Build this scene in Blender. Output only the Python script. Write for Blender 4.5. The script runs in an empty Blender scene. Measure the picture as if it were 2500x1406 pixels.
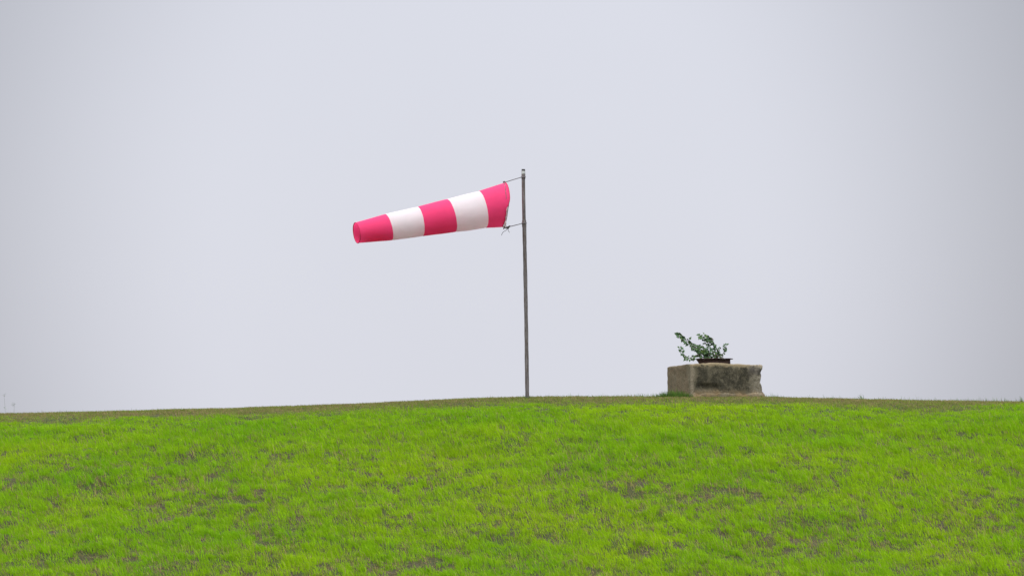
import bpy, bmesh, math, random
import numpy as np
from mathutils import Vector, noise as mnoise

random.seed(11)
RNG = np.random.default_rng(7)
SC = bpy.context.scene
COL = SC.collection

# ------------------------------------------------------------------ camera
F = 6923.0            # focal length in photo pixels (photo is 2500 x 1406)
EYE = 1100.0          # image row of eye level
EYE_Z = -0.865
PITCH = math.atan((EYE - 703.0) / F)
cam_d = bpy.data.cameras.new('camera')
cam = bpy.data.objects.new('camera', cam_d)
COL.objects.link(cam)
cam_d.sensor_fit = 'HORIZONTAL'
cam_d.sensor_width = 36.0
cam_d.lens = 36.0 * F / 2500.0
cam_d.clip_start = 0.1
cam_d.clip_end = 9000
cam.location = (0, 0, EYE_Z)
cam.rotation_euler = (math.pi / 2 + PITCH, 0, 0)
SC.camera = cam
SC.render.resolution_x, SC.render.resolution_y = 1024, 575

# ------------------------------------------------------------------ sky and sun
SUN_EL, SUN_AZ = math.radians(58), math.radians(200)   # azimuth clockwise from +Y: behind the camera
w = bpy.data.worlds.new('World')
SC.world = w
w.use_nodes = True
nt = w.node_tree
nt.nodes.clear()
def N(t, typ, **kw):
    n = t.nodes.new(typ)
    for k, v in kw.items():
        setattr(n, k, v)
    return n
out = N(nt, 'ShaderNodeOutputWorld')
bg = N(nt, 'ShaderNodeBackground')
bg.inputs['Strength'].default_value = 0.1
sky = N(nt, 'ShaderNodeTexSky', sky_type='NISHITA', sun_disc=False)
sky.sun_elevation = SUN_EL
sky.sun_rotation = SUN_AZ
sky.dust_density = 5.0
tc = N(nt, 'ShaderNodeTexCoord')
sep = N(nt, 'ShaderNodeSeparateXYZ')
nt.links.new(tc.outputs['Generated'], sep.inputs[0])
# overcast deck: brighter overhead than near the horizon
ramp = N(nt, 'ShaderNodeValToRGB')
els = ramp.color_ramp.elements
els[0].position = 0.0;  els[0].color = (0.0714, 0.0725, 0.0800, 1)
els[1].position = 1.0;  els[1].color = (0.560, 0.560, 0.575, 1)
e = els.new(0.20); e.color = (0.0714, 0.0728, 0.0806, 1)
e = els.new(0.50); e.color = (0.330, 0.332, 0.350, 1)
nt.links.new(sep.outputs['Z'], ramp.inputs[0])
# lens corner darkening put into the sky: brightest round the view, dimmer sideways
gdir = Vector((-0.010, 1.0, 0.069)).normalized()
nrm = N(nt, 'ShaderNodeVectorMath', operation='NORMALIZE')
sub = N(nt, 'ShaderNodeVectorMath', operation='SUBTRACT')
wid = N(nt, 'ShaderNodeVectorMath', operation='MULTIPLY')
dotn = N(nt, 'ShaderNodeVectorMath', operation='LENGTH')
nt.links.new(tc.outputs['Generated'], nrm.inputs[0])
nt.links.new(nrm.outputs[0], sub.inputs[0])
sub.inputs[1].default_value = gdir
nt.links.new(sub.outputs[0], wid.inputs[0])
wid.inputs[1].default_value = (1.0, 1.0, 0.8)
nt.links.new(wid.outputs[0], dotn.inputs[0])
cl = N(nt, 'ShaderNodeTexNoise')
cl.inputs['Scale'].default_value = 7.0
cl.inputs['Detail'].default_value = 3.0
nt.links.new(nrm.outputs[0], cl.inputs['Vector'])
mr = N(nt, 'ShaderNodeMapRange', interpolation_type='SMOOTHSTEP')
mr.inputs['From Min'].default_value = 0.087
mr.inputs['From Max'].default_value = 0.253
mr.inputs['To Min'].default_value = 1.8
mr.inputs['To Max'].default_value = 1.0
nt.links.new(dotn.outputs['Value'], mr.inputs['Value'])
cm = N(nt, 'ShaderNodeMapRange')
cm.inputs['From Min'].default_value = 0.3
cm.inputs['From Max'].default_value = 0.7
cm.inputs['To Min'].default_value = 0.990
cm.inputs['To Max'].default_value = 1.010
nt.links.new(cl.outputs['Fac'], cm.inputs['Value'])
m1 = N(nt, 'ShaderNodeMath', operation='MULTIPLY')
nt.links.new(mr.outputs[0], m1.inputs[0]); nt.links.new(cm.outputs[0], m1.inputs[1])
m2 = N(nt, 'ShaderNodeMath', operation='MULTIPLY')
nt.links.new(m1.outputs[0], m2.inputs[0]); m2.inputs[1].default_value = 40.2
sc_ = N(nt, 'ShaderNodeVectorMath', operation='SCALE')
nt.links.new(ramp.outputs['Color'], sc_.inputs[0]); nt.links.new(m2.outputs[0], sc_.inputs['Scale'])
mix = N(nt, 'ShaderNodeMix', data_type='RGBA')
mix.inputs['Factor'].default_value = 0.94          # how closed the cloud cover is
nt.links.new(sky.outputs['Color'], mix.inputs['A'])
nt.links.new(sc_.outputs[0], mix.inputs['B'])
nt.links.new(mix.outputs['Result'], bg.inputs['Color'])
nt.links.new(bg.outputs[0], out.inputs[0])

sun_d = bpy.data.lights.new('sun', 'SUN')
sun_d.energy = 1.3
sun_d.angle = math.radians(25)
sun_d.color = (1.0, 0.97, 0.92)
sun = bpy.data.objects.new('sun', sun_d)
COL.objects.link(sun)
to_sun = Vector((math.sin(SUN_AZ) * math.cos(SUN_EL), math.cos(SUN_AZ) * math.cos(SUN_EL), math.sin(SUN_EL)))
sun.rotation_euler = to_sun.to_track_quat('Z', 'Y').to_euler()
sun.location = (0, 30, 30)

vs = SC.view_settings
vs.view_transform = 'Standard'
vs.look = 'None'
vs.gamma = 1.0
vs.exposure = 0.5
vs.use_curve_mapping = False
SC.cycles.max_bounces = 6
SC.cycles.diffuse_bounces = 3
SC.cycles.transmission_bounces = 4
SC.cycles.use_denoising = True
SC.cycles.denoising_prefilter = 'NONE'

# ------------------------------------------------------------------ helpers
CP, SP = math.cos(PITCH), math.sin(PITCH)
def P(px, py, depth):
    """the point of the place seen at photo pixel (px, py), `depth` metres out along +Y"""
    x, y = (px - 1250.0) / F, (703.0 - py) / F
    d = Vector((x, CP - y * SP, SP + y * CP))
    d *= depth / d.y
    return Vector((d.x, d.y, d.z + EYE_Z))
S = 45.0 / F

def mat(name, color, rough=0.8, build=None, spec=0.3):
    m = bpy.data.materials.new(name)
    m.use_nodes = True
    t = m.node_tree
    b = t.nodes['Principled BSDF']
    b.inputs['Base Color'].default_value = (*color, 1)
    b.inputs['Roughness'].default_value = rough
    b.inputs['Specular IOR Level'].default_value = spec
    if build:
        build(t, b)
    return m

def noise_node(t, scale, detail=4, rough=0.6, coord='Object', stretch=None, offs=(0, 0, 0)):
    c = N(t, 'ShaderNodeTexCoord')
    mp = N(t, 'ShaderNodeMapping')
    mp.inputs['Location'].default_value = offs
    if stretch:
        mp.inputs['Scale'].default_value = stretch
    t.links.new(c.outputs[coord], mp.inputs[0])
    n = N(t, 'ShaderNodeTexNoise')
    n.inputs['Scale'].default_value = scale
    n.inputs['Detail'].default_value = detail
    n.inputs['Roughness'].default_value = rough
    t.links.new(mp.outputs[0], n.inputs['Vector'])
    return n.outputs['Fac']

def rampn(t, fac, stops):
    r = N(t, 'ShaderNodeValToRGB')
    el = r.color_ramp.elements
    el[0].position, el[0].color = stops[0][0], (*stops[0][1], 1)
    el[1].position, el[1].color = stops[-1][0], (*stops[-1][1], 1)
    for p, c in stops[1:-1]:
        k = el.new(p); k.color = (*c, 1)
    t.links.new(fac, r.inputs[0])
    return r.outputs['Color']

def mixc(t, fac, a, b):
    m = N(t, 'ShaderNodeMix', data_type='RGBA')
    if isinstance(fac, float): m.inputs['Factor'].default_value = fac
    else: t.links.new(fac, m.inputs['Factor'])
    for k, v in (('A', a), ('B', b)):
        if isinstance(v, tuple): m.inputs[k].default_value = (*v, 1)
        else: t.links.new(v, m.inputs[k])
    return m.outputs['Result']

def fac_range(t, v, lo, hi):
    m = N(t, 'ShaderNodeMapRange', interpolation_type='SMOOTHSTEP')
    m.inputs['From Min'].default_value = lo
    m.inputs['From Max'].default_value = hi
    t.links.new(v, m.inputs['Value'])
    return m.outputs[0]

def bump(t, b, h, strength=0.5, dist=0.02):
    n = N(t, 'ShaderNodeBump')
    n.inputs['Strength'].default_value = strength
    n.inputs['Distance'].default_value = dist
    t.links.new(h, n.inputs['Height'])
    t.links.new(n.outputs[0], b.inputs['Normal'])

def link(name, verts, faces, m, parent=None, smooth=True):
    me = bpy.data.meshes.new(name)
    me.from_pydata([tuple(v) for v in verts], [], faces)
    if smooth:
        me.polygons.foreach_set('use_smooth', [True] * len(me.polygons))
    me.materials.append(m)
    me.update()
    o = bpy.data.objects.new(name, me)
    COL.objects.link(o)
    if parent:
        o.parent = parent
    return o

def tag(o, label=None, cat=None, group=None, kind=None):
    if label: o['label'] = label
    if cat: o['category'] = cat
    if group: o['group'] = group
    if kind: o['kind'] = kind
    return o

def empty(name, loc):
    o = bpy.data.objects.new(name, None)
    o.empty_display_size = 0.2
    o.location = loc
    COL.objects.link(o)
    return o

class MB:
    def __init__(s): s.v = []; s.f = []
    def add(s, verts, faces):
        k = len(s.v)
        s.v += [Vector(v) for v in verts]
        s.f += [tuple(i + k for i in f) for f in faces]
    def tube(s, pts, rad, sides=8, cap=True):
        pts = [Vector(p) for p in pts]
        n = len(pts)
        if not isinstance(rad, (list, tuple)): rad = [rad] * n
        rings = []
        ref = None
        for i, p in enumerate(pts):
            d = (pts[min(i + 1, n - 1)] - pts[max(i - 1, 0)]).normalized()
            if ref is None:
                ref = d.orthogonal().normalized()
            ref = (ref - d * ref.dot(d)).normalized()
            b = d.cross(ref)
            rings.append([p + (ref * math.cos(a) + b * math.sin(a)) * rad[i]
                          for a in [2 * math.pi * k / sides for k in range(sides)]])
        verts = [v for r in rings for v in r]
        faces = []
        for i in range(n - 1):
            for k in range(sides):
                k2 = (k + 1) % sides
                faces.append((i * sides + k, i * sides + k2, (i + 1) * sides + k2, (i + 1) * sides + k))
        if cap:
            b0 = len(verts)
            verts += list(rings[0]) + list(rings[-1])
            faces.append(tuple(b0 + k for k in range(sides))[::-1])
            faces.append(tuple(b0 + sides + k for k in range(sides)))
        s.add(verts, faces)
    def build(s, name, m, parent=None, smooth=True):
        off = parent_origin(parent)
        return link(name, [v - off for v in s.v], s.f, m, parent, smooth)

def parent_origin(p):
    o = Vector((0, 0, 0))
    while p is not None:
        o += Vector(p.location)
        p = p.parent
    return o

def spline(pts, n):
    """Catmull-Rom through pts"""
    pts = [Vector(p) for p in pts]
    q = [2 * pts[0] - pts[1]] + pts + [2 * pts[-1] - pts[-2]]
    res = []
    segs = len(pts) - 1
    for i in range(n):
        u = i / (n - 1) * segs
        k = min(int(u), segs - 1); t = u - k
        a, b, c, d = q[k:k + 4]
        res.append(0.5 * ((2 * b) + (c - a) * t + (2 * a - 5 * b + 4 * c - d) * t * t + (3 * b - a - 3 * c + d) * t ** 3))
    return res

# numpy value noise
_tab = np.random.default_rng(3).random((256, 256))
def vnoise(x, y):
    xi = np.floor(x).astype(int); yi = np.floor(y).astype(int)
    fx = x - xi; fy = y - yi
    fx = fx * fx * (3 - 2 * fx); fy = fy * fy * (3 - 2 * fy)
    g = lambda a, b: _tab[a & 255, b & 255]
    return (g(xi, yi) * (1 - fx) + g(xi + 1, yi) * fx) * (1 - fy) + (g(xi, yi + 1) * (1 - fx) + g(xi + 1, yi + 1) * fx) * fy
def fbm(x, y, octv=3):
    s = 0; a = 1; t = 0
    for i in range(octv):
        s = s + a * vnoise(x * 2 ** i + 17.3 * i, y * 2 ** i + 9.1 * i); t += a; a *= 0.5
    return s / t

# ------------------------------------------------------------------ the hill
CREST_Y = 45.5
_cpx = [-900, -300, 0, 200, 400, 700, 1000, 1150, 1287, 1450, 1600, 1900, 2000, 2150, 2350, 2500, 2900, 3500]
_cpy = [1030, 1016, 1012, 1008, 1003, 995, 982, 975, 972, 971, 970, 972, 974, 978, 981, 983, 990, 1004]
_cx = np.array([P(a, b, CREST_Y).x for a, b in zip(_cpx, _cpy)])
_cz = np.array([P(a, b, CREST_Y).z for a, b in zip(_cpx, _cpy)])
FLOOR = -2.72
def ground_z(x, y):
    x = np.asarray(x, float); y = np.asarray(y, float)
    c = sum(np.interp(x + k, _cx, _cz) for k in (-0.5, -0.25, 0, 0.25, 0.5)) / 5
    s = CREST_Y - y
    m = np.where(s > 0, 0.272, 0.07); L = 2.0
    p = -(np.sqrt(1 + (s / L) ** 2) - 1) * L * m
    z = c + p
    z = FLOOR + np.logaddexp(0, (z - FLOOR) / 0.05) * 0.05
    near = np.clip((60 - np.abs(y - 40)) / 20, 0, 1) * np.clip((60 - np.abs(x)) / 20, 0, 1)
    slope = np.clip((s - 0.3) / 2.5, 0.12, 1)
    b = (fbm(x * 1.3 + 40, y * 1.3 + 11, 3) - 0.5) * 0.16 + (fbm(x * 5 + 3, y * 5 + 70, 2) - 0.5) * 0.05
    return z + b * near * slope

def axis(lo, hi, step, far):
    mid = list(np.arange(lo, hi + 1e-6, step))
    a = []; d = step; v = lo
    while v > -far:
        d *= 1.35; v -= d; a.append(v)
    b = []; d = step; v = mid[-1]
    while v < far:
        d *= 1.35; v += d; b.append(v)
    return np.array(a[::-1] + mid + b)
gx = axis(-14, 14, 0.09, 3500)
gy = axis(29, 50, 0.09, 3500)
X, Y = np.meshgrid(gx, gy)
Z = ground_z(X, Y)
V = np.stack([X.ravel(), Y.ravel(), Z.ravel()], 1)
nx, ny = len(gx), len(gy)
I = np.arange(nx * ny).reshape(ny, nx)
Fq = np.stack([I[:-1, :-1], I[:-1, 1:], I[1:, 1:], I[1:, :-1]], -1).reshape(-1, 4)
def np_mesh(name, V, loops, starts, totals, m, attr=None):
    me = bpy.data.meshes.new(name)
    me.vertices.add(len(V)); me.vertices.foreach_set('co', V.astype(np.float32).ravel())
    me.loops.add(len(loops)); me.loops.foreach_set('vertex_index', loops.astype(np.int32))
    me.polygons.add(len(starts))
    me.polygons.foreach_set('loop_start', starts.astype(np.int32))
    me.polygons.foreach_set('loop_total', totals.astype(np.int32))
    me.polygons.foreach_set('use_smooth', np.ones(len(starts), bool))
    if attr is not None:
        a = me.attributes.new('blade_colour', 'FLOAT_COLOR', 'POINT')
        a.data.foreach_set('color', attr.astype(np.float32).ravel())
    me.update(calc_edges=True)
    me.materials.append(m)
    o = bpy.data.objects.new(name, me)
    COL.objects.link(o)
    return o

def soil_nodes(t, b):
    n1 = noise_node(t, 1.6, 5)
    n2 = noise_node(t, 14, 6, 0.7)
    n3 = noise_node(t, 60, 3, 0.7)
    c = rampn(t, n2, [(0.3, (0.018, 0.017, 0.008)), (0.5, (0.050, 0.045, 0.020)), (0.72, (0.12, 0.100, 0.050))])
    g = rampn(t, n3, [(0.35, (0.025, 0.034, 0.008)), (0.7, (0.055, 0.072, 0.015))])
    t.links.new(mixc(t, fac_range(t, n1, 0.42, 0.62), c, g), b.inputs['Base Color'])
    bump(t, b, n2, 1.0, 0.06)
ground = np_mesh('ground', V, Fq.ravel(), np.arange(len(Fq)) * 4, np.full(len(Fq), 4),
                 mat('hill_soil', (0.1, 0.08, 0.06), 0.95, soil_nodes))
tag(ground, kind='structure')

# ------------------------------------------------------------------ grass (uncountable)
def grass_shader(name, k=0.35):
    m = bpy.data.materials.new(name); m.use_nodes = True
    t = m.node_tree; t.nodes.clear()
    o = N(t, 'ShaderNodeOutputMaterial')
    a = N(t, 'ShaderNodeAttribute', attribute_name='blade_colour')
    b = N(t, 'ShaderNodeBsdfPrincipled')
    b.inputs['Roughness'].default_value = 0.75
    b.inputs['Specular IOR Level'].default_value = 0.08
    tr = N(t, 'ShaderNodeBsdfTranslucent')
    mx = N(t, 'ShaderNodeMixShader'); mx.inputs[0].default_value = k
    t.links.new(a.outputs['Color'], b.inputs['Base Color'])
    t.links.new(a.outputs['Color'], tr.inputs['Color'])
    t.links.new(b.outputs[0], mx.inputs[1]); t.links.new(tr.outputs[0], mx.inputs[2])
    t.links.new(mx.outputs[0], o.inputs['Surface'])
    return m
GRASS = grass_shader('grass_blades', 0.48)

_bpx = [-600, 0, 400, 700, 1000, 1280, 1650, 1900, 2150, 2300, 2400, 2500, 3000]
_bs = [0.9, 1.1, 1.3, 1.65, 1.35, 1.3, 1.35, 1.45, 1.75, 1.5, 1.2, 0.9, 0.9]
_bx = [(p - 1250) * S for p in _bpx]

def blades(x, y, h, wd, lean, leandir, col):
    """curved tapering blades, five vertices each"""
    n = len(x)
    z = ground_z(x, y) - 0.006
    base = np.stack([x, y, z], 1)
    ang = RNG.random(n) * math.pi
    side = np.stack([np.cos(ang), np.sin(ang), np.zeros(n)], 1) * (wd * 0.5)[:, None]
    ld = np.stack([np.cos(leandir), np.sin(leandir), np.zeros(n)], 1)
    up = np.array([0, 0, 1.0])
    mid = base + up * (h * 0.58)[:, None] * np.cos(lean * 0.5)[:, None] + ld * (h * 0.58 * np.sin(lean * 0.5))[:, None]
    tip = mid + up * (h * 0.45 * np.cos(lean * 1.4))[:, None] + ld * (h * 0.45 * np.sin(lean * 1.4))[:, None]
    V = np.stack([base - side, base + side, mid + side * 0.8, mid - side * 0.8, tip], 1).reshape(-1, 3)
    k = np.arange(n)[:, None] * 5
    loops = (k + np.array([0, 1, 2, 3, 3, 2, 4])[None, :]).ravel()
    starts = (np.arange(n)[:, None] * 7 + np.array([0, 4])[None, :]).ravel()
    totals = np.tile([4, 3], n)
    c4 = np.concatenate([col, np.ones((n, 1))], 1)
    return V, loops, starts, totals, np.repeat(c4, 5, 0)

# tufts of blades that share a lean and a tint, so that the sward has strands and gaps
NT, PER = 130000, 15
tx = RNG.uniform(-11.6, 11.6, NT)
ty = RNG.uniform(31.5, 48.0, NT)
t_dir = RNG.normal(math.pi * 0.97, 0.6, NT)
t_hue = RNG.normal(0, 0.13, NT)
t_h = np.exp(RNG.normal(0, 0.28, NT))
t_lean = RNG.normal(0.0, 0.18, NT)
k = np.repeat(np.arange(NT), PER)
rad = 0.08 * np.sqrt(RNG.random(NT * PER)) * np.repeat(RNG.uniform(0.5, 1.2, NT), PER)
ra = RNG.random(NT * PER) * 2 * math.pi
x = tx[k] + rad * np.cos(ra); y = ty[k] + rad * np.sin(ra)
n0 = len(x)
s = CREST_Y - y
wav = (fbm(x * 0.55 + 3, y * 1.1 + 5, 3) - 0.5) * 1.5 + (fbm(x * 2.5, y * 2.5 + 5, 2) - 0.5) * 0.6
bs = np.interp(x, _bx, _bs) + wav * np.interp(x, [-9, -6, -2, 4, 7, 9], [1.2, 0.8, 0.4, 0.3, 0.45, 0.35])
green = np.clip((s - bs) / 1.0 + 0.55, 0, 1)
# thin, trodden patches: few near the top, more near the foot
low = np.clip((s - 1.8) / 8.0, 0, 1)
pat = fbm(x * 0.9 + 8, y * 0.8 + 31, 3)
pat2 = fbm(x * 5.2 + 61, y * 4.2 + 13, 3)
bare = np.clip((pat * 0.42 + pat2 * 0.58 - (0.662 - 0.085 * low) + (vnoise(x * 11, y * 11) - 0.5) * 0.10) / 0.11, 0, 1) * np.clip((s - 3.0) / 3.0, 0, 1)
thin = np.clip((fbm(x * 5.0 + 33, y * 3.6 + 7, 3) - 0.47) / 0.2, 0, 1) * np.clip((s - 2.5) / 3.0, 0, 1)
keep = RNG.random(n0) < (1 - 0.62 * bare) * (1 - 0.40 * thin) * np.where(s < 0, 0.5, 1)
x, y, s, green, bare, pat, thin, k, bs = [a[keep] for a in (x, y, s, green, bare, pat, thin, k, bs)]
n = len(x)
isg = RNG.random(n) < green
tall = fbm(x * 2.2 + 90, y * 2.2 + 3, 2)
h = np.where(isg, RNG.uniform(0.04, 0.095, n) * (0.6 + 0.8 * tall) * t_h[k], RNG.uniform(0.02, 0.05, n))
h *= (1 - 0.5 * bare) * (1 - 0.2 * thin) * np.where(isg, 0.3 + 0.7 * np.clip((s - bs + 0.2) / 2.0, 0, 1), 1)
longer = (RNG.random(n) < 0.03) & isg & (s > bs + 1.2)
h = np.where(longer, RNG.uniform(0.12, 0.21, n), h)
wd = RNG.uniform(0.004, 0.008, n) * np.where(isg, 1, 1.1)
lean = np.abs(RNG.normal(0.78, 0.25, n) + t_lean[k])
ldir = t_dir[k] + RNG.normal(0, 0.45, n)
hue = fbm(x * 0.7 + 5, y * 0.7 + 50, 3) + RNG.normal(0, 0.06, n) + t_hue[k]
hue = np.clip(0.56 + (hue - 0.5) * 0.72, 0, 1)[:, None]
g1 = np.array([0.125, 0.34, 0.009]); g2 = np.array([0.315, 0.47, 0.009])
cg = g1 * (1 - hue) + g2 * hue
st_ = RNG.random(n)
straw = (st_ < 0.04 + 0.32 * bare + 0.12 * thin)[:, None]
cg = np.where(straw, np.array([0.34, 0.28, 0.11]), cg)
dead = (st_ > 1 - 0.42 * bare - 0.13 * thin)[:, None]
cg = np.where(dead, np.array([0.17, 0.145, 0.060]), cg)
q = RNG.random(n)[:, None]
cd = np.array([0.19, 0.15, 0.075]) * (1 - q) + np.array([0.32, 0.26, 0.12]) * q
olive = (RNG.random(n) < 0.45 + 0.5 * (fbm(x * 0.8 + 70, y * 1.6 + 2, 2) - 0.5))[:, None]
cd = np.where(olive, np.array([0.16, 0.24, 0.035]), cd)
col = np.where(isg[:, None], cg, cd) * (RNG.uniform(0.8, 1.2, n) * np.exp(RNG.normal(0, 0.1, NT))[k])[:, None]
sward = [blades(x, y, h, wd, lean, ldir, col)]

def clump_blades(cx, cy, rx, ry, n, hlo, hhi, cols, ld=math.pi, ls=0.9, lean0=0.45, wlo=0.004, whi=0.008):
    r = np.sqrt(RNG.random(n)); a = RNG.random(n) * 2 * math.pi
    x = cx + rx * r * np.cos(a); y = cy + ry * r * np.sin(a)
    h = RNG.uniform(hlo, hhi, n) * (1.1 - 0.6 * r)
    cc = np.array(cols)[RNG.integers(0, len(cols), n)] * RNG.uniform(0.8, 1.2, n)[:, None]
    return blades(x, y, h, RNG.uniform(wlo, whi, n), np.abs(RNG.normal(lean0, 0.3, n)), RNG.normal(ld, ls, n), cc)
def tuft(name, label, px, depth, *a, group=None, cat='grass tuft', **k):
    cx = (px - 1250) / F * depth
    p = clump_blades(cx, depth, *a, **k)
    org = np.array([cx, depth, float(ground_z(cx, depth))])
    o = np_mesh(name, p[0] - org, *p[1:4], GRASS, p[4])
    o.location = org
    return tag(o, label, cat, group)

GR = [(0.085, 0.17, 0.03), (0.12, 0.22, 0.035), (0.06, 0.12, 0.03)]
GY = GR + [(0.20, 0.19, 0.08), (0.15, 0.24, 0.04)]
# wispier, longer grass along the skyline
for (px, dep, rx, ry, n_, lo, hi) in ((1880, 45.4, 0.25, 0.2, 160, 0.04, 0.12), (1580, 45.5, 0.55, 0.3, 420, 0.05, 0.12), (1480, 45.5, 0.6, 0.3, 160, 0.04, 0.10),
                                    (1284, 45.0, 0.14, 0.1, 130, 0.03, 0.09), (1300, 45.4, 0.5, 0.3, 120, 0.03, 0.08), (1180, 45.4, 1.0, 0.3, 160, 0.03, 0.08), (130, 45.4, 0.5, 0.2, 90, 0.04, 0.10),
                                    (2250, 45.4, 1.6, 0.4, 420, 0.03, 0.11), (2430, 45.4, 0.7, 0.4, 200, 0.04, 0.13), (800, 45.4, 3.0, 0.3, 420, 0.02, 0.075), (300, 45.4, 2.5, 0.3, 360, 0.02, 0.085), (2000, 45.4, 1.2, 0.3, 260, 0.03, 0.10), (1400, 45.4, 0.9, 0.3, 200, 0.03, 0.10)):
    sward.append(clump_blades((px - 1250) / F * dep, dep, rx, ry, n_, lo, hi, GY, wlo=0.003, whi=0.006))
vo = np.cumsum([0] + [len(p[0]) for p in sward]); lo_ = np.cumsum([0] + [len(p[1]) for p in sward])
g = np_mesh('grass', np.concatenate([p[0] for p in sward]), np.concatenate([p[1] + o for p, o in zip(sward, vo)]),
            np.concatenate([p[2] + o for p, o in zip(sward, lo_)]), np.concatenate([p[3] for p in sward]), GRASS, np.concatenate([p[4] for p in sward]))
tag(g, 'bright yellow green grass covering the slope, thin and brown at the crest', 'grass', kind='stuff')

# ------------------------------------------------------------------ concrete block
CD = 45.15
corner = P(1688, 972, CD)
TH = math.radians(17)
ex = Vector((math.cos(TH), math.sin(TH), 0))      # along the front face
ey = Vector((-math.sin(TH), math.cos(TH), 0))     # along the left face, away
W, L, H = 1.215, 1.13, 0.555
block = empty('concrete_block', corner)
tag(block, 'stained weathered concrete block with a crumbling corner, on the grassy crest', 'concrete block')

def rough_box(x0, x1, y0, y1, z0, z1, r, step, disp):
    nx_, ny_, nz_ = [max(2, int((b - a) / step)) for a, b in ((x0, x1), (y0, y1), (z0, z1))]
    bm = bmesh.new()
    idx = {}
    def vert(i, j, k):
        if (i, j, k) not in idx:
            p = Vector((x0 + (x1 - x0) * i / nx_, y0 + (y1 - y0) * j / ny_, z0 + (z1 - z0) * k / nz_))
            c = Vector((min(max(p.x, x0 + r), x1 - r), min(max(p.y, y0 + r), y1 - r), min(max(p.z, z0 + r), z1 - r)))
            d = p - c
            nrm_ = d.normalized()
            p = c + nrm_ * r
            idx[(i, j, k)] = bm.verts.new(disp(p, nrm_))
        return idx[(i, j, k)]
    for (na, nb, nc, fn) in ((nx_, ny_, nz_, lambda i, j, k: (i, j, k)), (ny_, nz_, nx_, lambda j, k, i: (i, j, k)), (nx_, nz_, ny_, lambda i, k, j: (i, j, k))):
        for c_ in (0, nc):
            for a in range(na):
                for b in range(nb):
                    q_ = [vert(*fn(a, b, c_)), vert(*fn(a + 1, b, c_)), vert(*fn(a + 1, b + 1, c_)), vert(*fn(a, b + 1, c_))]
                    try: bm.faces.new(q_)
                    except ValueError: pass
    bmesh.ops.recalc_face_normals(bm, faces=bm.faces)
    return bm

def bm_obj(name, bm, m, parent, frame=True):
    me = bpy.data.meshes.new(name)
    if frame:
        for v in bm.verts:
            v.co = ex * v.co.x + ey * v.co.y + Vector((0, 0, v.co.z))
    bm.to_mesh(me); bm.free()
    me.polygons.foreach_set('use_smooth', [True] * len(me.polygons))
    me.materials.append(m)
    o = bpy.data.objects.new(name, me)
    COL.objects.link(o)
    o.parent = parent
    return o

def body_disp(p, n_):
    q_ = Vector(p)
    d = (mnoise.fractal(q_ * 4.0, 0.9, 2.0, 3) * 0.010 + mnoise.fractal(q_ * 16.0, 0.8, 2.0, 3) * 0.0025)
    q_ += n_ * d
    # crumbled right end: deep bites in the upper corner and a waist half way down
    rx = max(0.0, (p.x - (W - 0.24)) / 0.24)
    if rx > 0:
        b = mnoise.fractal(Vector((p.x * 9, p.y * 9, p.z * 9)), 0.7, 2.0, 4)
        q_ += n_ * (b * 0.030 - 0.010) * rx
        waist = math.exp(-((p.z - 0.29) / 0.055) ** 2)
        q_.x -= 0.022 * waist * rx
        q_.x += 0.05 * max(0, (0.24 - p.z) / 0.24) * rx
    # a shallow scoop where the render fell off low on the front
    fy = max(0.0, 1 - p.y / 0.05)
    sc = math.exp(-((p.x - 0.30) / 0.20) ** 4 - ((p.z - 0.175) / 0.05) ** 4)
    q_.y += 0.035 * sc * fy
    # top is worn: highest in the middle, falling to the left
    tz = max(0.0, (p.z - H + 0.12) / 0.12)
    q_.z += tz * (-0.012 + 0.022 * math.exp(-((p.x - 0.42) / 0.3) ** 2) - 0.02 * max(0, p.y / L - 0.2))
    q_.y += 0.02 * tz * tz * (mnoise.noise(Vector((p.x * 5, 3, 1))) * 0.5 + 0.4) * fy
    return q_

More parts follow.
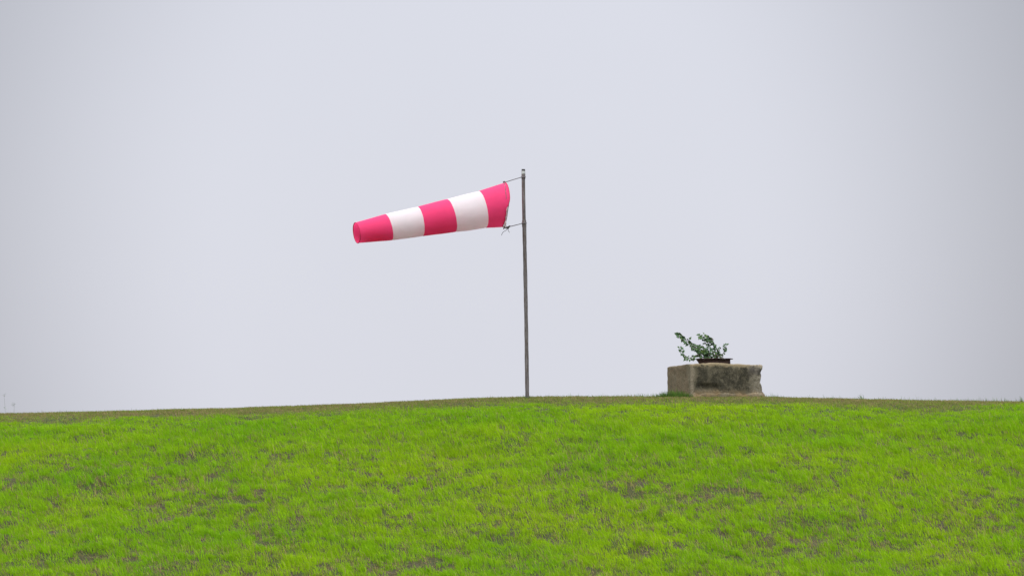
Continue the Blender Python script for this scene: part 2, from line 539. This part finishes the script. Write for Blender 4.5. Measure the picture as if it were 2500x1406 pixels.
def concrete(t, b):
    c = N(t, 'ShaderNodeTexCoord')
    mp = N(t, 'ShaderNodeMapping')
    mp.inputs['Rotation'].default_value = (0, 0, -TH)
    t.links.new(c.outputs['Object'], mp.inputs[0])
    sp = N(t, 'ShaderNodeSeparateXYZ'); t.links.new(mp.outputs[0], sp.inputs[0])
    big = noise_node(t, 3.2, 5, 0.62, offs=(2.3, 0, 1))
    mid = noise_node(t, 11, 6, 0.7)
    fine = noise_node(t, 70, 5, 0.75)
    def math_(op, a_, b_=None):
        m = N(t, 'ShaderNodeMath', operation=op)
        for i_, v_ in enumerate((a_, b_)):
            if v_ is None: continue
            if isinstance(v_, (int, float)): m.inputs[i_].default_value = v_
            else: t.links.new(v_, m.inputs[i_])
        return m.outputs[0]
    mid2 = noise_node(t, 24, 8, 0.8)
    base = rampn(t, math_('MULTIPLY', math_('ADD', mid, mid2), 0.5), [(0.28, (0.084, 0.074, 0.050)), (0.5, (0.130, 0.116, 0.080)), (0.75, (0.215, 0.192, 0.140))])
    tan_ = math_('MULTIPLY', fac_range(t, sp.outputs['Y'], 0.06, 0.16), fac_range(t, big, 0.25, 0.55))
    base = mixc(t, math_('MULTIPLY', tan_, 0.7), base, rampn(t, mid2, [(0.3, (0.105, 0.080, 0.050)), (0.7, (0.175, 0.138, 0.090))]))
    # blackened lichen on the middle of the front face: a band with a ragged edge
    def box(v_, lo, hi, soft):
        return math_('MULTIPLY', fac_range(t, v_, lo - soft, lo + soft), math_('SUBTRACT', 1.0, fac_range(t, v_, hi - soft, hi + soft)))
    wob = math_('MULTIPLY', math_('SUBTRACT', big, 0.5), 0.34)
    wob2 = math_('MULTIPLY', math_('SUBTRACT', mid, 0.5), 0.22)
    xx = math_('ADD', math_('ADD', sp.outputs['X'], wob), wob2)
    zz = math_('ADD', math_('ADD', sp.outputs['Z'], wob), wob2)
    front = math_('SUBTRACT', 1.0, fac_range(t, sp.outputs['Y'], 0.05, 0.11))
    stain = math_('MULTIPLY', math_('MULTIPLY', box(xx, 0.03, 1.0, 0.035), box(zz, 0.105, 0.505, 0.035)), front)
    stain = math_('MULTIPLY', stain, math_('SUBTRACT', 1.0, math_('MULTIPLY', fac_range(t, fine, 0.56, 0.75), 0.6)))
    stain = math_('MULTIPLY', stain, math_('ADD', 0.38, math_('MULTIPLY', fac_range(t, noise_node(t, 9, 8, 0.8, stretch=(1, 1, 0.7), offs=(4, 1, 2)), 0.44, 0.53), 0.62)))
    gap = math_('MULTIPLY', box(xx, 0.26, 0.37, 0.05), 0.5)
    stain = math_('MULTIPLY', stain, math_('SUBTRACT', 1.0, gap))
    dark = rampn(t, fine, [(0.35, (0.015, 0.015, 0.011)), (0.65, (0.052, 0.049, 0.036))])
    c1 = mixc(t, math_('MULTIPLY', stain, 0.9), base, dark)
    edge = math_('MULTIPLY', math_('SUBTRACT', 1.0, fac_range(t, math_('ADD', sp.outputs['X'], math_('ADD', sp.outputs['Y'], wob2)), 0.02, 0.06)), fac_range(t, fine, 0.35, 0.6))
    c1 = mixc(t, math_('MULTIPLY', edge, 0.75), c1, (0.30, 0.26, 0.20))
    lip = math_('MULTIPLY', fac_range(t, math_('ADD', sp.outputs['Z'], wob2), H - 0.06, H - 0.03), front)
    c1 = mixc(t, math_('MULTIPLY', lip, 0.6), c1, (0.26, 0.205, 0.125))
    # pale aggregate in the broken right end
    agg = math_('MULTIPLY', fac_range(t, sp.outputs['X'], W - 0.28, W - 0.08), fac_range(t, fine, 0.42, 0.6))
    c2 = mixc(t, math_('MULTIPLY', agg, 0.7), c1, (0.32, 0.295, 0.245))
    hole_shade = math_('MULTIPLY', box(xx, W - 0.22, W - 0.02, 0.05), box(zz, 0.33, 0.52, 0.04))  # shade inside a broken hollow, painted as a dark patch
    c2 = mixc(t, math_('MULTIPLY', math_('MULTIPLY', hole_shade, fac_range(t, mid, 0.62, 0.42)), 0.75), c2, (0.05, 0.045, 0.045))
    # ochre soil splash at the foot
    och = math_('MULTIPLY', math_('SUBTRACT', 1.0, fac_range(t, zz, 0.06, 0.17)), fac_range(t, big, 0.40, 0.58))
    c3 = mixc(t, math_('MULTIPLY', och, 0.5), c2, (0.24, 0.150, 0.062))
    t.links.new(c3, b.inputs['Base Color'])
    bump(t, b, mid2, 0.8, 0.02)
CONC = mat('weathered_concrete', (0.2, 0.17, 0.13), 0.95, concrete, 0.1)
bm = rough_box(0, W, 0, L, -0.12, H, 0.022, 0.024, body_disp)
bm_obj('body', bm, CONC, block)

# crumbling footing that spreads at the bottom of the front face
def foot_disp(p, n_):
    q_ = Vector(p)
    q_ += n_ * (mnoise.fractal(q_ * 9.0, 0.8, 2.0, 4) * 0.022)
    q_.z += 0.045 * mnoise.noise(Vector((p.x * 6, 0.3, 5))) * max(0, p.z / 0.1) 
    k_ = max(0, (0.10 - p.z) / 0.2)
    q_.y -= 0.03 * k_ * (1 if p.y < 0.05 else 0)
    q_.x += 0.05 * k_ * (1 if p.x > 0.8 else 0)
    return q_
bm = rough_box(0.02, W + 0.025, -0.018, 0.16, -0.14, 0.085, 0.03, 0.018, foot_disp)
bm_obj('footing', bm, CONC, block)

# loose concrete crumbs lying on the top edge
CR = mat('concrete_crumb', (0.16, 0.14, 0.115), 0.95)

# ------------------------------------------------------------------ rusty steel collar on the block
def rust(t, b):
    n1 = noise_node(t, 18, 5, 0.7)
    n2 = noise_node(t, 90, 3, 0.7)
    t.links.new(mixc(t, fac_range(t, n2, 0.45, 0.7), rampn(t, n1, [(0.3, (0.028, 0.017, 0.016)), (0.55, (0.066, 0.036, 0.029)), (0.75, (0.12, 0.060, 0.042))]), (0.045, 0.032, 0.034)), b.inputs['Base Color'])
    bump(t, b, n1, 0.5, 0.006)
RUST = mat('rusty_steel', (0.06, 0.035, 0.03), 0.85, rust, 0.25)
cc = P(1745, 885, 45.62)
RB = 0.5 * 76 * 45.62 / F
collar = empty('steel_collar', (cc.x, cc.y, corner.z + H + 0.0))
tag(collar, 'rusty dark steel collar with a flat rim, lying on the concrete block', 'steel collar')
def lathe_bent(prof, seg=48, thick=0.005):
    """profile (radius, height, bend): on the left side the wall leans outwards"""
    mb_v, mb_f = [], []
    npf = len(prof)
    for i in range(seg):
        a = 2 * math.pi * i / seg
        left = max(0.0, -math.cos(a)) ** 2
        for (r, z, bend) in prof:
            rr = r + bend * left
            mb_v.append((rr * math.cos(a), rr * math.sin(a), z + 0.0015 * math.sin(a * 7)))
    for i in range(seg):
        j = (i + 1) % seg
        for k in range(npf):
            k2 = (k + 1) % npf
            mb_f.append((i * npf + k, j * npf + k, j * npf + k2, i * npf + k2))
    return mb_v, mb_f
hC = 0.078
link('collar_wall', *lathe_bent([(RB, 0, 0.0), (RB + 0.002, hC * 0.3, 0.01), (RB, hC * 0.6, 0.028), (RB, hC, 0.052),
                                 (RB - 0.008, hC, 0.05), (RB - 0.008, hC * 0.6, 0.026), (RB - 0.008, hC * 0.3, 0.008), (RB - 0.008, 0, 0.0)]), RUST, collar)
link('rim', *lathe_bent([(RB - 0.03, hC + 0.001, 0.05), (RB + 0.044, hC + 0.001, 0.018), (RB + 0.044, hC + 0.012, 0.018), (RB - 0.03, hC + 0.012, 0.05)]), RUST, collar)
# soil the sapling grows from
sv, sf = [(0, 0, 0.055)], []
for i in range(32):
    a = 2 * math.pi * i / 32
    sv.append(((RB - 0.012) * math.cos(a), (RB - 0.012) * math.sin(a), 0.045 + 0.006 * math.sin(5 * a)))
for i in range(32):
    sf.append((0, 1 + i, 1 + (i + 1) % 32))
soil = link('soil', sv, sf, mat('dark_soil', (0.05, 0.04, 0.03), 0.95), None)
soil.parent = collar

# ------------------------------------------------------------------ sapling growing out of the collar
def leaf_nodes(t, b):
    oi = noise_node(t, 9, 2)
    t.links.new(rampn(t, oi, [(0.3, (0.026, 0.060, 0.028)), (0.55, (0.054, 0.105, 0.040)), (0.75, (0.115, 0.18, 0.040))]), b.inputs['Base Color'])
LEAF = mat('sapling_leaf', (0.04, 0.08, 0.04), 0.6, leaf_nodes, 0.22)
BARK = mat('sapling_bark', (0.07, 0.065, 0.045), 0.8, lambda t, b: t.links.new(rampn(t, noise_node(t, 40, 3), [(0.3, (0.05, 0.045, 0.03)), (0.7, (0.10, 0.09, 0.06))]), b.inputs['Base Color']))
SD = 45.62
root = P(1738, 872, SD)
sap = empty('sapling', (root.x, root.y, root.z))
tag(sap, 'small leafy green sapling blown to the left, growing from the rusty collar', 'sapling')
rnd = random.Random(5)
def leaf(mb, p, d, size):
    """pointed broad leaf folded along its midrib; d is the direction of its tip"""
    d = Vector(d).normalized()
    s_ = d.cross(Vector((rnd.uniform(-.5, .5), -1, rnd.uniform(-.4, .9)))).normalized()
    nn = s_.cross(d)
    prof = [(0.0, 0.0), (0.10, 0.28), (0.28, 0.38), (0.55, 0.24), (0.8, 0.09), (1.0, 0.0)]
    vs_, fs = [], []
    for (u_, w_) in prof:
        droop = -0.25 * u_ * u_
        c_ = p + d * (size * u_) + nn * (droop * size * 0.5)
        vs_ += [c_ + s_ * (w_ * size) + nn * (0.22 * w_ * size), c_, c_ - s_ * (w_ * size) + nn * (0.22 * w_ * size)]
    for i in range(len(prof) - 1):
        a = i * 3
        fs += [(a, a + 1, a + 4, a + 3), (a + 1, a + 2, a + 5, a + 4)]
    mb.add(vs_, fs)
def shoot(pix, count, size, spread=1.0, t0=0.1, yoff=0.0):
    pts = [P(a, b, SD + yoff + dd) for (a, b, dd) in pix]
    pts = spline(pts, 24)
    st = MB(); st.tube(pts, [0.008 - 0.0055 * i / 23 for i in range(24)], 6)
    so = st.build('branch', BARK, sap)
    lv = MB()
    for i in range(count):
        u_ = t0 + (1 - t0) * (i + rnd.random() * 0.8) / count
        k = min(int(u_ * 23), 22)
        p = pts[k].lerp(pts[k + 1], u_ * 23 - k)
        tang = (pts[k + 1] - pts[k]).normalized()
        side = 1 if i % 2 else -1
        off = Vector((rnd.uniform(-.5, .6), rnd.uniform(-.8, .8), side * rnd.uniform(.15, .8)))
        d = tang * rnd.uniform(0.1, 0.7) + off + Vector((-0.15, 0, -0.30))
        pet = p + d.normalized() * size * rnd.uniform(0.15, 0.75) * spread
        lv.tube([p, p.lerp(pet, 0.5) + Vector((0, 0, 0.004)), pet], 0.0012, 4, False)
        leaf(lv, pet, d, size * rnd.uniform(0.7, 1.15))
    lv.build('foliage', LEAF, so)
shoot([(1722, 872, 0), (1708, 856, -.05), (1692, 844, -.08), (1676, 832, -.1), (1665, 822, -.1), (1656, 815, -.1)], 59, 0.063, 1.0, 0.12)
shoot([(1716, 872, -.05), (1706, 866, -.15), (1697, 868, -.22), (1682, 874, -.27), (1673, 868, -.28), (1665, 859, -.28), (1662, 851, -.28)], 28, 0.059, 1.0, 0.25)
shoot([(1740, 872, 0), (1751, 857, .02), (1746, 845, .02), (1740, 832, 0), (1730, 824, -.02), (1720, 819, -.02)], 52, 0.055, 1.0, 0.08)
shoot([(1742, 830, 0), (1732, 823, 0), (1718, 822, 0), (1706, 818, 0)], 11, 0.059, 0.8, 0.6)
shoot([(1740, 840, 0.03), (1730, 835, .03), (1719, 832, .03)], 14, 0.053, 1.0, 0.1)
shoot([(1750, 872, 0), (1762, 866, 0), (1769, 858, 0), (1770, 849, 0), (1774, 842, 0)], 22, 0.046, 0.8, 0.1)
shoot([(1745, 872, .04), (1754, 861, .05), (1758, 850, .05)], 15, 0.050, 1.0, 0.1)
shoot([(1728, 873, 0), (1720, 862, .05), (1708, 850, .08), (1699, 843, .1)], 33, 0.061, 1.0, 0.1)
shoot([(1733, 873, -.08), (1722, 866, -.12), (1708, 863, -.15)], 26, 0.063, 1.0, 0.05)
shoot([(1765, 873, -.05), (1745, 867, -.08), (1730, 866, -.1), (1722, 862, -.1)], 28, 0.057, 1.0, 0.02)
shoot([(1736, 873, -.1), (1730, 862, -.12), (1722, 853, -.13), (1714, 850, -.13)], 26, 0.059, 1.1, 0.1)
shoot([(1744, 873, -.1), (1742, 864, -.1), (1736, 855, -.1), (1731, 850, -.1)], 20, 0.053, 1.1, 0.1)

# ------------------------------------------------------------------ pole
def pole_nodes(t, b):
    n1 = noise_node(t, 6, 5, 0.7, stretch=(6, 6, 0.6))
    n2 = noise_node(t, 30, 4, 0.7, stretch=(1, 1, 0.25))
    t.links.new(mixc(t, fac_range(t, n2, 0.48, 0.68), rampn(t, n1, [(0.38, (0.062, 0.054, 0.055)), (0.62, (0.165, 0.150, 0.155))]), (0.075, 0.056, 0.042)), b.inputs['Base Color'])
    bump(t, b, n2, 0.3, 0.004)
POLEM = mat('weathered_grey_pole', (0.2, 0.19, 0.2), 0.65, pole_nodes, 0.35)
DARK = mat('dark_cap', (0.05, 0.05, 0.055), 0.6)
PALE = mat('pale_band', (0.42, 0.44, 0.44), 0.6, lambda t, b: t.links.new(rampn(t, noise_node(t, 25, 4), [(0.3, (0.33, 0.35, 0.35)), (0.7, (0.5, 0.52, 0.52))]), b.inputs['Base Color']))
PD = 45.1
pb = P(1287, 967, PD)
pb.z = float(ground_z(pb.x, PD)) - 0.0
pole = empty('pole', pb)
tag(pole, 'tall thin weathered grey pole leaning slightly left, holding up the windsock', 'pole')
ppx = [(1287.6, 985), (1287.2, 967), (1286.2, 900), (1284.8, 800), (1283, 700), (1281.4, 620), (1280.4, 575)]
mb = MB(); mb.tube(spline([P(a, b, PD) for a, b in ppx], 30), [(5.0 if i < 10 else 4.75) * S * (1 + 0.05 * math.sin(i * 1.9) + 0.03 * math.sin(i * 0.7)) for i in range(30)], 20); mb.build('lower_tube', POLEM, pole)
mb = MB(); mb.tube(spline([P(a, b, PD) for a, b in ((1280.4, 575), (1279.6, 548), (1278.6, 500), (1277.8, 450), (1277.6, 418))], 20), 4.35 * S, 20); mb.build('upper_tube', POLEM, pole)
mb = MB(); mb.tube([P(1280.5, 580, PD), P(1280.2, 556, PD), P(1279.9, 552, PD), P(1279.6, 540, PD), P(1279.5, 537, PD)], [4.95 * S, 5.0 * S, 5.5 * S, 5.4 * S, 4.6 * S], 20); mb.build('joint_sleeve', POLEM, pole)
mb = MB(); mb.tube([P(1277.9, 437, PD), P(1277.8, 426, PD), P(1277.8, 425, PD)], [4.9 * S, 4.9 * S, 4.6 * S], 20); mb.build('top_sleeve', POLEM, pole)
mb = MB(); mb.tube([P(1277.8, 424.7, PD), P(1277.7, 418, PD)], 4.75 * S, 20); mb.build('pale_band', PALE, pole)
mb = MB(); mb.tube([P(1277.7, 417.8, PD), P(1277.7, 413.5, PD)], [4.5 * S, 4.4 * S], 20); mb.build('pole_cap', DARK, pole)

# ------------------------------------------------------------------ windsock
def cloth(name, col, k):
    m = bpy.data.materials.new(name); m.use_nodes = True
    t = m.node_tree
    b = t.nodes['Principled BSDF']; o = t.nodes['Material Output']
    b.inputs['Roughness'].default_value = 0.75
    b.inputs['Specular IOR Level'].default_value = 0.2
    c = rampn(t, noise_node(t, 5, 4), [(0.3, tuple(v * 0.93 for v in col)), (0.7, col)])
    t.links.new(c, b.inputs['Base Color'])
    tr = N(t, 'ShaderNodeBsdfTranslucent'); t.links.new(c, tr.inputs['Color'])
    mx = N(t, 'ShaderNodeMixShader'); mx.inputs[0].default_value = k
    t.links.new(b.outputs[0], mx.inputs[1]); t.links.new(tr.outputs[0], mx.inputs[2])
    t.links.new(mx.outputs[0], o.inputs['Surface'])
    bump(t, b, noise_node(t, 9, 3), 0.15, 0.01)
    return m
PINK = cloth('coral_pink_nylon', (0.84, 0.066, 0.215), 0.44)
WHITE = cloth('white_nylon', (0.80, 0.795, 0.825), 0.5)
# stations along the sock: t, top pixel, bottom pixel, yaw towards the camera
ST = [(0.0, (1231, 446.5), (1232, 553.5), 15), (0.165, (1167, 467), (1187, 556.5), 16), (0.37, (1090, 486.5), (1112, 567), 16),
      (0.565, (1018, 505), (1032, 577), 17), (0.78, (939, 523), (956.5, 587), 18.5), (1.0, (866.5, 544), (875, 593.5), 21)]
BD = [0.0, 0.165, 0.37, 0.565, 0.78, 1.0]
SOCKD = 45.0
def station(t):
    for i in range(len(ST) - 1):
        if t <= ST[i + 1][0] + 1e-9:
            break
    a, b = ST[i], ST[i + 1]
    k = (t - a[0]) / (b[0] - a[0])
    lerp = lambda p, q_: tuple(p[j] + (q_[j] - p[j]) * k for j in range(2))
    return lerp(a[1], b[1]), lerp(a[2], b[2]), a[3] + (b[3] - a[3]) * k
def sock_point(t, phi, puff=0.0):
    top, bot, yaw = station(min(max(t, 0), 1))
    dep = SOCKD - 0.70 * t
    T, B = P(*top, dep), P(*bot, dep)
    C, U = (T + B) * 0.5, (T - B) * 0.5
    R = U.length
    al = math.radians(yaw)
    e_ = Vector((0.982, 0, 0.185))
    Vv = (Vector((0, -1, 0)) * math.cos(al) + e_ * math.sin(al)) * R
    p = C + (U * math.cos(phi) + Vv * math.sin(phi)) * (1 + puff)
    return p
def pull(phi):
    """the mouth sags away from its hoop on the lower front"""
    f = math.degrees(phi) % 360
    a = max(0, min(1, (f - 78) / 40)) * max(0, min(1, (200 - f) / 28))
    return 0.027 * (a * a * (3 - 2 * a))
def wrinkle(t, phi):
    e = min(abs(t - b) for b in BD)
    b = mnoise.noise(Vector((math.cos(phi) * 1.6, math.sin(phi) * 1.6, t * 9))) * 0.016
    b += mnoise.noise(Vector((math.cos(phi) * 4, math.sin(phi) * 4, t * 30))) * 0.005
    seam = -0.012 * math.exp(-(e / 0.012) ** 2)
    low = max(0, -math.cos(phi))
    return b * (0.6 + 0.9 * low) + seam + 0.008 * math.sin(phi * 11 + 20 * t) * math.exp(-(e / 0.03) ** 2) * 0.5
tip0 = sock_point(0, 0)
sock = empty('windsock', tip0)
tag(sock, 'coral pink and white striped windsock streaming left from the pole', 'windsock')
SEG = 72
for i in range(5):
    vs_, fs = [], []
    nr = 14
    for r_ in range(nr + 1):
        t_ = BD[i] + (BD[i + 1] - BD[i]) * r_ / nr
        for k in range(SEG):
            ph = 2 * math.pi * k / SEG
            tt = t_ + (pull(ph) * max(0, 1 - t_ / 0.165) if i == 0 else 0)
            vs_.append(sock_point(tt, ph, wrinkle(tt, ph)) - tip0)
    for r_ in range(nr):
        for k in range(SEG):
            k2 = (k + 1) % SEG
            fs.append((r_ * SEG + k, r_ * SEG + k2, (r_ + 1) * SEG + k2, (r_ + 1) * SEG + k))
    link('fabric_band', vs_, fs, PINK if i % 2 == 0 else WHITE, sock)
# hems at both ends
HEM = cloth('hem_pink', (0.60, 0.033, 0.11), 0.2)
mb = MB(); mb.tube([sock_point(1.0, 2 * math.pi * k / 60, 0.004) for k in range(61)], 0.006, 6, False); mb.build('tail_hem', HEM, sock)
mb = MB(); mb.tube([sock_point(pull(2 * math.pi * k / 90), 2 * math.pi * k / 90, 0.004) for k in range(91)], 0.005, 6, False); mb.build('mouth_hem', HEM, sock)
ROPE = mat('grey_cord', (0.13, 0.12, 0.135), 0.85, lambda t, b: t.links.new(rampn(t, noise_node(t, 60, 3), [(0.3, (0.085, 0.078, 0.09)), (0.7, (0.19, 0.18, 0.20))]), b.inputs['Base Color']))
FRAY = mat('frayed_white_cord', (0.8, 0.79, 0.82), 0.9)
def rope(name, pts, r, m=ROPE, n_=24, parent=sock):
    mb = MB(); mb.tube(spline(pts, n_), r, 6); return mb.build(name, m, parent)
def pp(a, b, d=0.0): return P(a, b, SOCKD + d)
rope('rope', [pp(1231, 445.5, 0), pp(1240, 443, .02), pp(1256, 438, .05), pp(1273.5, 433, .1)], 0.0065)
rope('rope', [pp(1234, 555.5, 0), pp(1250, 552, .03), pp(1262, 549, .06), pp(1275.5, 545.5, .1)], 0.0065)
# loops round the pole
for (cx_, cy_) in ((1277.7, 432.5), (1279.8, 545)):
    c0 = P(cx_, cy_, PD)
    R_ = (4.9 if cy_ < 500 else 5.5) * S + 0.004
    mb = MB()
    mb.tube([c0 + Vector((math.cos(a) * R_, math.sin(a) * R_, 0.006 * math.sin(a))) for a in [2 * math.pi * k / 28 for k in range(29)]], 0.006, 6, False)
    mb.build('rope_loop', ROPE, sock)
# cord lying on the fabric from the upper knot, and the cord that laces the sagging lower mouth
rope('cord', [sock_point(0.036 * math.sin(math.radians(d)) - 0.011 * d / 80, math.radians(d), 0.014) for d in (1, 12, 25, 40, 55, 68, 80)], 0.0042)
rope('lacing_cord', [pp(1244, 490, -.3), pp(1242, 500, -.3), pp(1239.5, 516, -.25), pp(1237.5, 530, -.17), pp(1234.5, 544, -.08), pp(1232.5, 555, 0)], 0.005)
z = [(1244, 490), (1240.5, 497), (1241.5, 503), (1236.5, 507), (1239.5, 513), (1235.5, 518), (1238, 526), (1232.5, 530), (1236, 537), (1230.5, 542), (1234, 549), (1230.5, 554)]
rope('lacing_cord', [pp(a, b, -.3 + .3 * i / 11) for i, (a, b) in enumerate(z)], 0.009, FRAY, 60)
rope('lacing_cord', [pp(1233, 503, -.31), pp(1236, 506, -.31), pp(1238.5, 504, -.31)], 0.009, FRAY)
rope('lacing_cord', [pp(1233, 540, -.1), pp(1235.2, 545, -.09), pp(1232.5, 551, -.06), pp(1235, 555, -.05)], 0.009, FRAY)
# pale torn strip of the mouth lining, hanging loose along the lower edge
vs_, fs = [], []
strip = [(1239, 505, 1.5), (1236.6, 511, 3.4), (1235.2, 518, 2.8), (1232.4, 526, 5.4), (1231.2, 533, 4.4), (1229.6, 540, 6.0), (1229.4, 547, 5.0), (1229.8, 553, 2.2)]
for i, (a, b, wd_) in enumerate(strip):
    d_ = -0.30 + 0.27 * i / 7
    d_ -= 0.06
    vs_ += [pp(a, b, d_ - 0.02) - tip0, pp(a + wd_ * 0.5, b + 1, d_ - 0.035) - tip0, pp(a + wd_, b, d_ - 0.02) - tip0]
for i in range(len(strip) - 1):
    fs += [(3 * i, 3 * i + 1, 3 * i + 4, 3 * i + 3), (3 * i + 1, 3 * i + 2, 3 * i + 5, 3 * i + 4)]
link('torn_lining', vs_, fs, WHITE, sock)
# knots
def knot(pts, r, name='knot'):
    mb = MB(); mb.tube(spline(pts, 36), r, 6); return mb.build(name, ROPE, sock)
knot([pp(1228.5, 445), pp(1231, 443.2, -.02), pp(1234, 445, -.02), pp(1232, 447, -.02), pp(1229.5, 446, .01), pp(1232, 444, .01), pp(1235.5, 445.5)], 0.009)
knot([pp(1229.5, 552), pp(1231, 556, -.02), pp(1235, 556.5, -.02), pp(1237, 554, 0), pp(1234, 553, .02), pp(1232, 556, .02), pp(1238, 556.5, 0), pp(1241, 554.5)], 0.01)
knot([pp(1238, 556), pp(1241, 553.5, -.01), pp(1245, 551.8, 0), pp(1242, 556, .01), pp(1240, 559, 0), pp(1239, 556)], 0.0085)
rope('loose_end', [pp(1231, 555), pp(1229.6, 557.5), pp(1230.3, 560)], 0.007)
rope('loose_end', [pp(1238, 557), pp(1236, 562, -.02), pp(1230, 565.5, -.03), pp(1226, 570, -.03), pp(1224.5, 575, -.03)], 0.0042)
rope('loose_end', [pp(1240, 557), pp(1240.5, 562, -.02), pp(1244, 568, -.02)], 0.0038)

# ------------------------------------------------------------------ grass clumps and weeds that stand out on the skyline
tuft('grass_clump', 'dark green grass clump against the left face of the concrete block', 1648, 45.15, 0.30, 0.12, 900, 0.06, 0.19, GR, cat='grass clump')
tuft('grass_tuft', 'long bladed grass tuft leaning left on the crest, right of the block', 2104, 45.4, 0.05, 0.05, 14, 0.13, 0.21, GR, lean0=0.8, ls=0.3, wlo=0.006, whi=0.011)
tuft('grass_tuft', 'tall grass tuft cut off by the right edge of the photo', 2494, 45.2, 0.06, 0.06, 22, 0.10, 0.2, GR, lean0=0.3)

WEED = mat('grey_green_weed', (0.27, 0.30, 0.29), 0.9)
def weed(label, stem, head, leaves, group='weed stalks on the left skyline'):
    base = P(*stem[0], 45.3)
    base.z = min(base.z, float(ground_z(base.x, 45.3)))
    o = tag(empty('weed_stalk', base), label, 'weed', group)
    pts = [base] + [P(a, b, 45.3) for a, b in stem[1:]]
    mb = MB(); mb.tube(spline(pts, 16), [0.003 - 0.0014 * i / 15 for i in range(16)], 5); mb.build('stem', WEED, o)
    if leaves:
        lm = MB()
        for (a, b, dx, dz, sz) in leaves:
            leaf(lm, P(a, b, 45.3), Vector((dx, 0.1, dz)), sz)
        lm.build('leaves', WEED, o)
    hm = MB()
    for (a, b, ln) in head:
        for _ in range(3):
            p = P(a, b, 45.3) + Vector((rnd.uniform(-.012, .012), rnd.uniform(-.012, .012), 0))
            d = Vector((rnd.uniform(-.8, .8), rnd.uniform(-.6, .6), rnd.uniform(-.6, .6))) * ln
            hm.tube([p, p + d * 0.5 + Vector((0, 0, .003)), p + d], [0.0022, 0.0026, 0.001], 4)
    hm.build('seed_head', WEED, o)
weed('taller weed stalk with a thin seed head at the far left skyline',
     [(13, 1010), (12.5, 995), (11, 978), (9.5, 962)], [(9.5, 962, .03), (9, 964, .03), (10, 967, .025)],
     [(12.5, 995, -1, .25, .03), (12.6, 998, 1, .3, .035)])
weed('shorter weed stalk with a drooping bushy seed head at the far left skyline',
     [(34, 1010), (34.5, 998), (34.5, 990), (33, 984)], [(33, 985, .05), (33, 987, .05), (34, 990, .045), (31, 986, .05), (28.5, 989, .03)], [])
